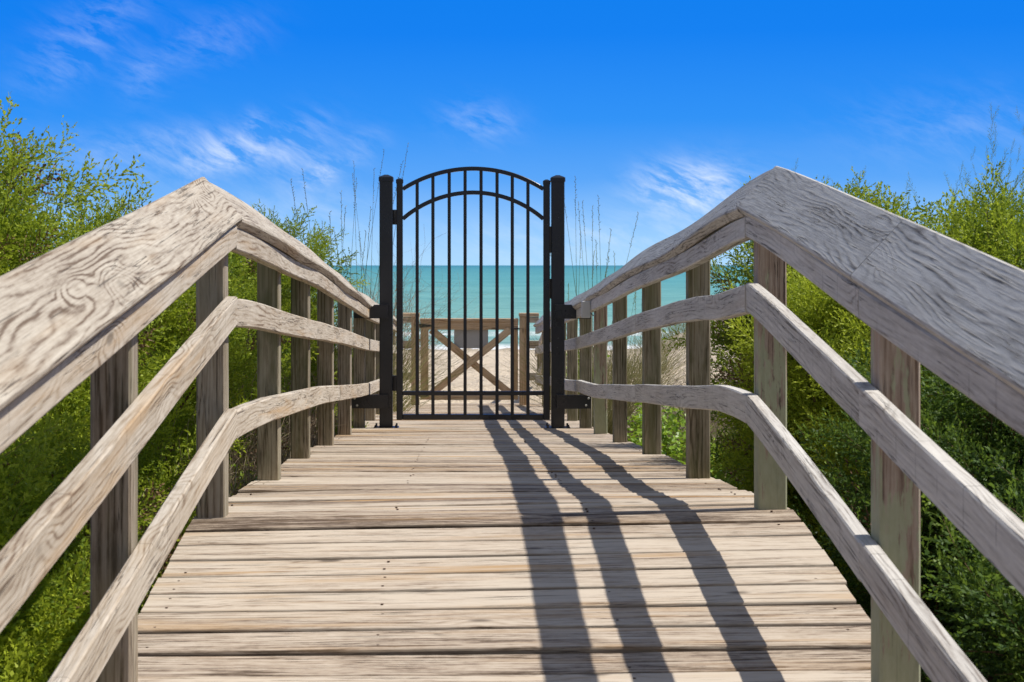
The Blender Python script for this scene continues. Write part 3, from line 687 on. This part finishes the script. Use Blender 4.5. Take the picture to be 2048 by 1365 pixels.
def cedar(cx, cy, rx, ry, top, nplume, nshoot, seed, label, side=0, mt='cedar', base=None, tone0=0.0, lean=(0, 0), shoot_h=(.25, .55), inner=None, group='cedar shrubs beside the boardwalk'):
    r = rs(seed); gb = ground(cx, cy) if base is None else base
    root = thing('cedar_shrub', (cx, cy, gb), label, 'shrub', group)
    H = top - gb
    # limbs first, foliage gathers about their ends
    nl = 22; ends = []; bark = MB(); random.seed(seed)
    for q in range(nl):
        t = (q + .5) / nl; a_ = q * 2.4 + r.uniform(-.4, .4); hh = gb + H * (.12 + .80 * t ** .8); prof_r = math.sqrt(max(.05, 1 - (max(0, t - .35) / .72) ** 2)) * r.uniform(.55, .95)
        e = np.array([cx + math.cos(a_) * rx * prof_r + lean[0] * t, cy + math.sin(a_) * ry * prof_r + lean[1] * t, hh]); ends.append(e)
        s0 = np.array([cx, cy, gb + (hh - gb) * .45]); m_ = (s0 + e) / 2 + np.array([0, 0, -.05])
        bark.tube([s0, m_, e], .014, .004, 5)
    bark.tube([(cx, cy, gb - .1), (cx + .03, cy, gb + H * .3), (cx - .02, cy + .03, gb + H * .6), (cx + lean[0] * .5, cy, gb + H * .85)], .045, .012, 7)
    bark.build('trunk', M['bark'], root)
    ends = np.array(ends)
    k = r.randint(0, nl, nplume); pos = ends[k] + r.normal(0, 1, (nplume, 3)) * np.array([rx * .24, ry * .24, H * .10])
    # some of it close to the trunk, so the crown is not hollow
    pos = pos + (np.array([cx, cy, 0]) - pos) * np.array([1, 1, 0]) * (r.uniform(0, 1, (nplume, 1)) ** 2 * .5)
    out = pos - np.array([cx, cy, gb + H * .35]); out[:, :2] /= rx; out[:, 2] /= H
    dirs = out * np.array([1, 1, .5]) + np.array([0, 0, .42]) + r.normal(0, .32, (nplume, 3))
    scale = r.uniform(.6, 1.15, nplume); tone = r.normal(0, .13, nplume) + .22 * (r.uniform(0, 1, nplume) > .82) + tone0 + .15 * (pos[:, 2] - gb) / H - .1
    tone[r.uniform(0, 1, nplume) < .035] = -9          # a few dead brown sprays
    ok = pos[:, 2] > ground_np(pos[:, 0], pos[:, 1]) - .05
    lim = .93 + .16 * scale
    if side: ok &= (np.abs(pos[:, 0]) > lim) | (pos[:, 2] < -1.35)
    ok &= pos[:, 2] < top
    pos, dirs, scale, tone = pos[ok], dirs[ok], scale[ok], tone[ok]
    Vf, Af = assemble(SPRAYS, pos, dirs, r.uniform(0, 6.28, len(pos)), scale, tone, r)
    if nshoot:
        P = []; D = []; S = []; T = []
        for q in range(nshoot):
            a_ = r.uniform(0, 6.28); rad = math.sqrt(r.uniform(0, 1)) * .85
            b = np.array([cx + lean[0] + math.cos(a_) * rx * rad, cy + lean[1] + math.sin(a_) * ry * rad, gb + H * (.98 - .42 * rad * rad)])
            if side and abs(b[0]) < 1.15: continue
            h_ = r.uniform(*shoot_h) * (1 - .3 * rad); dr = np.array([math.cos(a_) * .22 * rad + r.normal(0, .10), math.sin(a_) * .2 * rad + r.normal(0, .1), 1.0])
            b = b - dr * .22
            for e in range(int(h_ / .085) + 2):
                t = e * .085; P.append(b + dr * t + r.normal(0, .006, 3)); S.append(max(.28, .8 * (1 - t / (h_ + .35))))
                D.append(dr + r.normal(0, .30, 3) * np.array([1, 1, .2])); T.append(r.normal(.12, .1) + tone0)
        if P:
            V2, A2 = assemble(SPIKES, np.array(P), np.array(D), r.uniform(0, 6.28, len(P)), np.array(S), np.array(T), r)
            Vf = np.concatenate([Vf, V2]); Af = np.concatenate([Af, A2])
    o = link_mesh('foliage', Vf, quads(len(Vf)), M[mt], None, Af); put(o, root)
    return root

LG = 'cedar shrubs left of the boardwalk'; RG = 'cedar shrubs right of the boardwalk'
# left: (x, y, rx, ry, top, plumes, shoots, seed)
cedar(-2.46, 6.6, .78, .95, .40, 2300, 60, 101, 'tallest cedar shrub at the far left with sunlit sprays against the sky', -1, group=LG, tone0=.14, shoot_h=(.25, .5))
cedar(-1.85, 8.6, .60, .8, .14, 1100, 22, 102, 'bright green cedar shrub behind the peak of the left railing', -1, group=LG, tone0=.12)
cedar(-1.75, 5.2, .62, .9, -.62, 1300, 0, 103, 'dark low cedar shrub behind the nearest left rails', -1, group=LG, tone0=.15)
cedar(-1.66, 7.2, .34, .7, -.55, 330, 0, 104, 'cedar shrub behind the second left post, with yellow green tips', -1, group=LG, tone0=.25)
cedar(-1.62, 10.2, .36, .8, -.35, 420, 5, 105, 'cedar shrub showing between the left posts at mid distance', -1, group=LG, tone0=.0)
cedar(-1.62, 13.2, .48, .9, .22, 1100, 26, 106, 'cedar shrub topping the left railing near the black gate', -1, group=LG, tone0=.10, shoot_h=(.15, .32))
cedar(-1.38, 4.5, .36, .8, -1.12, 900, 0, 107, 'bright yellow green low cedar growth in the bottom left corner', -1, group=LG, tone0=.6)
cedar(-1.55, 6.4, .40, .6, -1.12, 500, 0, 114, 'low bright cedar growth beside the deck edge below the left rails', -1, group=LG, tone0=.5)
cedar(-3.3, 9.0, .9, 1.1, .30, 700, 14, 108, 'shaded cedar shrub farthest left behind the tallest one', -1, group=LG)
# right
cedar(2.35, 7.6, .75, .9, .14, 1600, 70, 201, 'tall cedar shrub on the right with upright feathery shoots against the sky', 1, 'cedar', group=RG, tone0=.02, shoot_h=(.35, .8))
cedar(3.25, 9.2, .85, .9, .24, 1400, 64, 202, 'tallest cedar shrub at the far right edge with long pointed shoots', 1, 'cedar', group=RG, tone0=.0, shoot_h=(.4, .95))
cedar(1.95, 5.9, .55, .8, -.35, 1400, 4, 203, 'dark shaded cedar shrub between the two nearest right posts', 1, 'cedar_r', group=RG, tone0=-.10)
cedar(1.78, 8.2, .38, .6, -.16, 1500, 18, 204, 'bright green cedar shrub behind the second right post', 1, 'cedar', group=RG, tone0=.42, shoot_h=(.2, .45))
cedar(2.02, 9.7, .55, .7, .26, 1700, 60, 207, 'cedar shrub rising just past the peak of the right railing with upright shoots', 1, 'cedar', group=RG, tone0=.05, shoot_h=(.3, .6))
cedar(2.0, 7.0, .45, .6, -.25, 800, 6, 208, 'sunlit cedar sprays just right of the second right post', 1, 'cedar', group=RG, tone0=.42)
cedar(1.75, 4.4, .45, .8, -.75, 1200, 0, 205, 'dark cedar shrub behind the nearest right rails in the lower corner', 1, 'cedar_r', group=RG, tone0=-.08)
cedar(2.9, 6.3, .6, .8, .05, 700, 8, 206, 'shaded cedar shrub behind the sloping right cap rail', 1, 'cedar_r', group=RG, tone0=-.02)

# broad leaved vines
def leaf_t(seed):
    r = rs(seed); V = []; A = []
    ang = [0, .55, 1.15, 1.9, 2.7]; rad = [1.0, .82, .72, .62, .35]
    return None
def leafy(cx, cy, rx, ry, h, nleaf, seed, label, size=.05, name='leafy_vine', group='leafy vines right of the boardwalk', side=1, tone0=0.0, cat='vine'):
    r = rs(seed); gb = ground(cx, cy)
    root = thing(name, (cx, cy, gb), label, cat, group)
    st = MB(); random.seed(seed); tips = []
    for q in range(max(5, nleaf // 45)):
        a_ = r.uniform(0, 6.28); rad = math.sqrt(r.uniform()); p0 = np.array([cx + math.cos(a_) * rx * rad * .7, cy + math.sin(a_) * ry * rad * .7, 0.0]); p0[2] = ground(p0[0], p0[1])
        p3 = p0 + np.array([r.normal() * .14, r.normal() * .2, h * r.uniform(.5, 1.0) * (1.1 - .4 * rad)])
        if abs(p3[0]) < .96: p3[0] = .98 * side
        m1 = p0 * .6 + p3 * .4 + r.normal(0, .03, 3); m2 = p0 * .25 + p3 * .75 + r.normal(0, .03, 3)
        st.tube([p0, m1, m2, p3], .004, .0015, 4, rnd=.3); tips.append((p0, m1, m2, p3))
    st.build('stems', M['bark'], root)
    V = []; A = []
    for q in range(nleaf):
        p0, m1, m2, p3 = tips[r.randint(len(tips))]; t = r.uniform(.15, 1) ** .7
        p = p0 * (1 - t) ** 2 + m2 * 2 * t * (1 - t) + p3 * t * t + r.normal(0, .04, 3)
        nn = np.array([r.normal() * .6 + .3 * side * 0, r.normal() * .6 - .1, .7 + r.uniform(0, .5)]); nn /= np.linalg.norm(nn)
        ld = np.cross(nn, r.normal(0, 1, 3)); ld /= np.linalg.norm(ld); sdv = np.cross(nn, ld)
        s_ = size * r.uniform(.55, 1.2); f = .12 * s_
        tip = p + ld * s_; b1 = p + ld * s_ * .35 + sdv * s_ * .42 + nn * f; b2 = p + ld * s_ * .35 - sdv * s_ * .42 + nn * f; mid = p + ld * s_ * .45; bk_ = p - ld * s_ * .08
        c1 = p + ld * s_ * .72 + sdv * s_ * .22 + nn * f * .6; c2 = p + ld * s_ * .72 - sdv * s_ * .22 + nn * f * .6
        V += [bk_, b1, c1, mid, bk_, mid, c2, b2, mid, c1, tip, c2]; tn = min(1, max(0, r.normal(.5, .18) + tone0)); A += [tn] * 12
    V = np.array(V); o = link_mesh('foliage', V, quads(len(V)), M['leaf'], None, np.array(A)); put(o, root)
leafy(1.42, 9.2, .32, .9, .62, 1400, 301, 'bright green leafy vine beside the right deck edge by the third post')
leafy(1.40, 10.9, .30, .9, .62, 1200, 302, 'light green leafy vine behind the right posts at mid distance')
leafy(1.36, 12.7, .28, .9, .80, 800, 303, 'climbing leafy vine just before the black gate on the right')
leafy(1.75, 15.6, .4, 1.0, .55, 500, 304, 'leafy vine beyond the black gate on the right of the deck')
leafy(1.42, 19.6, .22, .8, .95, 420, 305, 'leafy vine behind the short fence right of the low gate', .06)
leafy(1.35, 7.2, .25, .6, .50, 500, 306, 'low leafy vine at the deck edge between the second and third right posts', .04)
leafy(-1.30, 6.3, .25, .5, .75, 260, 307, 'sprig of leafy vine just behind the left railing peak', .05, group='leafy vines left of the boardwalk', side=-1, tone0=.1)
leafy(-1.22, 8.3, .2, .6, .75, 260, 308, 'leafy vine among dry twigs between the left posts', .04, group='leafy vines left of the boardwalk', side=-1)

# dry twig tangles
def brush(cx, cy, rx, ry, h, nt, seed, label, mt='dry', leafn=0, wd=.0055, group='tangles of dry twigs', name='dead_brush', cat='brush', side=0):
    r = rs(seed); gb = ground(cx, cy); V = []; A = []
    for q in range(nt):
        a_ = r.uniform(0, 6.28); rad = math.sqrt(r.uniform()); p = np.array([cx + math.cos(a_) * rx * rad, cy + math.sin(a_) * ry * rad, 0]); p[2] = ground(p[0], p[1]) + h * r.uniform(0, .55)
        d = r.normal(0, 1, 3); d[2] = abs(d[2]) * 1.1; d /= np.linalg.norm(d); ln = r.uniform(.25, .8) * h; tn = r.uniform(0, 1); k = 5; w0 = wd * r.uniform(.5, 1.3)
        for e in range(k):
            d2 = d + r.normal(0, .28, 3); d2 /= np.linalg.norm(d2); p2 = p + d2 * ln / k
            if side and abs(p2[0]) < .95: break
            for nrm in (np.array([0, 1.0, .2]), np.array([1.0, .1, .3])):
                V += strip(p, p2, w0 * (1 - e / k * .6), nrm); A += [tn] * 4
            if r.uniform() < .55:
                d3 = d2 + r.normal(0, .7, 3); d3 /= np.linalg.norm(d3); V += strip(p2, p2 + d3 * ln * .22, w0 * .5, np.array([0, 1.0, .1])); A += [tn] * 4
            p, d = p2, d2
    V = np.array(V); o = link_mesh(name, V - np.array([cx, cy, gb]), quads(len(V)), M[mt], None, np.array(A)); o.location = (cx, cy, gb)
    tag(o, label, cat, group)
brush(-1.14, 7.7, .24, 1.0, .85, 1300, 401, 'dry twig tangle between the second and third left posts', side=-1)
brush(-1.16, 9.6, .26, 1.1, .95, 1500, 402, 'dense pale twig tangle behind the middle left posts', side=-1)
brush(-1.20, 11.9, .28, 1.1, 1.0, 1200, 403, 'dry twig tangle behind the left posts nearest the black gate', side=-1)
brush(-1.35, 5.4, .30, .8, .55, 700, 404, 'sparse dry twigs low beside the nearest left deck edge', side=-1)
brush(-1.05, 23.4, .42, 1.2, 1.75, 360, 405, 'bare brown twigs rising left of the low wooden gate', wd=.005)
brush(1.35, 5.2, .25, .9, .35, 380, 406, 'dry litter twigs below the right deck edge', side=1)
brush(1.9, 18.2, .6, 1.6, .6, 180, 407, 'dry brown brush beyond the black gate on the right', side=1)

# dune grasses and sea oats
def grass(cx, cy, rad, h, nb, ns, seed, label, name='dune_grass', tone=.5, group='dune grass clumps', cat='grass clump', green=0.0, wb=.006, side=0):
    r = rs(seed); gb = ground(cx, cy); V = []; A = []
    def blade(p, d, ln, wdt, droop, tn, k=6):
        nonlocal V, A
        for e in range(k):
            d2 = d + np.array([d[0] * .8, d[1] * .8, -1.0]) * droop * (e + 1) / k; d2 = d2 / np.linalg.norm(d2); p2 = p + d2 * ln / k
            if side and abs(p2[0]) < 1.0: break
            V += strip(p, p2, wdt * (1 - .75 * e / k), np.array([d[1] + .05, 1.0, .2])); A += [tn] * 4; p = p2
        return p, d2
    for q in range(nb):
        a_ = r.uniform(0, 6.28); rr_ = math.sqrt(r.uniform()) * rad; p = np.array([cx + math.cos(a_) * rr_, cy + math.sin(a_) * rr_, 0.0]); p[2] = ground(p[0], p[1])
        d = np.array([math.cos(a_) * .35 + r.normal(0, .22), math.sin(a_) * .35 + r.normal(0, .22), 1.0]); d /= np.linalg.norm(d)
        blade(p, d, h * r.uniform(.45, 1.0), wb, r.uniform(.15, .75), min(1, max(0, r.normal(tone, .25))))
    for q in range(ns):
        a_ = r.uniform(0, 6.28); rr_ = math.sqrt(r.uniform()) * rad * .8; p = np.array([cx + math.cos(a_) * rr_, cy + math.sin(a_) * rr_, 0.0]); p[2] = ground(p[0], p[1])
        d = np.array([r.normal(0, .085), r.normal(0, .085), 1.0]); d /= np.linalg.norm(d); ln = h * r.uniform(1.3, 2.1)
        e, d2 = blade(p, d, ln, .009, r.uniform(0, .12), .0, 9)
        for w_ in range(16):       # seed head
            t = w_ / 16; pp = e - d2 * ln * .16 * t; dd = np.array([r.normal(0, .5), r.normal(0, .5), .7]); dd /= np.linalg.norm(dd)
            V += strip(pp, pp + dd * .022, .006, np.array([0, 1.0, 0])); A += [.35] * 4
    V = np.array(V); o = link_mesh(name, V - np.array([cx, cy, gb]), quads(len(V)), M['grass'], None, np.array(A)); o.location = (cx, cy, gb)
    tag(o, label, cat, group)
def wx(p, y): return (p - 920) * y / F + CX
grass(wx(700, 17), 17.0, .40, 1.45, 900, 9, 501, 'sea oats left of the black gate with tall thin stalks', 'sea_oats', .45, 'sea oats clumps')
grass(wx(740, 19), 19.2, .36, 1.3, 330, 6, 502, 'arching sea oats between the left gate post and the gate leaf', 'sea_oats', .55, 'sea oats clumps', side=-1)
grass(wx(640, 15), 15.8, .30, 1.3, 160, 7, 503, 'thin sea oat stalks rising over the left cedar', 'sea_oats', .4, 'sea oats clumps')
grass(wx(1195, 17), 17.2, .26, 1.25, 620, 14, 504, 'tall bare sea oat stalks right of the black gate', 'sea_oats', .6, 'sea oats clumps')
grass(wx(1255, 20), 20.3, .40, 1.0, 420, 6, 505, 'low sea oats behind the right rail slope', 'sea_oats', .5, 'sea oats clumps')
grass(wx(1150, 20.5), 20.6, .22, 1.0, 70, 2, 510, 'sparse sea oats close beside the right gate post', 'sea_oats', .5, 'sea oats clumps')
random.seed(9); rq = rs(9)
spots = [(2.2, 22, 'on the near right dune flank'), (3.0, 24.5, 'on the right dune crest'), (4.2, 23, 'on the right dune behind the second post'), (3.6, 27.5, 'on the far side of the right dune'), (5.0, 26, 'at the right end of the dune'),
         (-2.6, 23, 'on the near left dune flank'), (-3.4, 26, 'on the left dune crest'), (-4.4, 24, 'at the left end of the dune'), (1.9, 13.6, 'on sand beside the right posts before the gate'), (2.3, 11.2, 'in the gap between right posts at mid distance'), (2.0, 16.8, 'on sand beyond the right end of the black gate')]
for k_, (gx_, gy_, wh) in enumerate(spots):
    grass(gx_, gy_, .45, .55, 240, 0, 520 + k_, 'low tuft of dune grass ' + wh, 'dune_grass', .5 if gy_ > 18 else .3)

# low ground cover that nobody could count
for k_, (a_, b_, wh) in enumerate(((-1.75, 17.2, 'topping the left side before the low gate'), (-2.3, 19.6, 'on the left rise beyond the black gate'), (-1.55, 19.4, 'behind the left gate post beyond the gate'))):
    brush(a_, b_, .5, 1.2, .8, 520, 430 + k_, 'mixed dry and green scrub ' + wh, 'grass', wd=.006, group='scrub on the left rise', name='scrub', cat='scrub', side=-1)
r = rs(700); V = []; A = []; npl = 1500
sx_ = np.where(r.uniform(size=npl) < .5, -1, 1); gx_ = sx_ * (1.0 + np.abs(r.normal(0, 1.0, npl))); gy_ = r.uniform(3.2, 14.5, npl)
pos = np.stack([gx_, gy_, ground_np(gx_, gy_) + .01], -1)
dirs = np.stack([r.normal(0, .7, npl), r.normal(0, .7, npl), np.full(npl, .7)], -1)
Vf, Af = assemble(SPRAYS[:2], pos, dirs, r.uniform(0, 6, npl), r.uniform(.5, .95, npl), r.normal(.1, .2, npl), r)
o = link_mesh('ground_cover', Vf, quads(len(Vf)), M['cedar'], None, Af); o['kind'] = 'stuff'; o['label'] = 'low green feathery growth covering the ground under the shrubs'; o['category'] = 'ground cover'
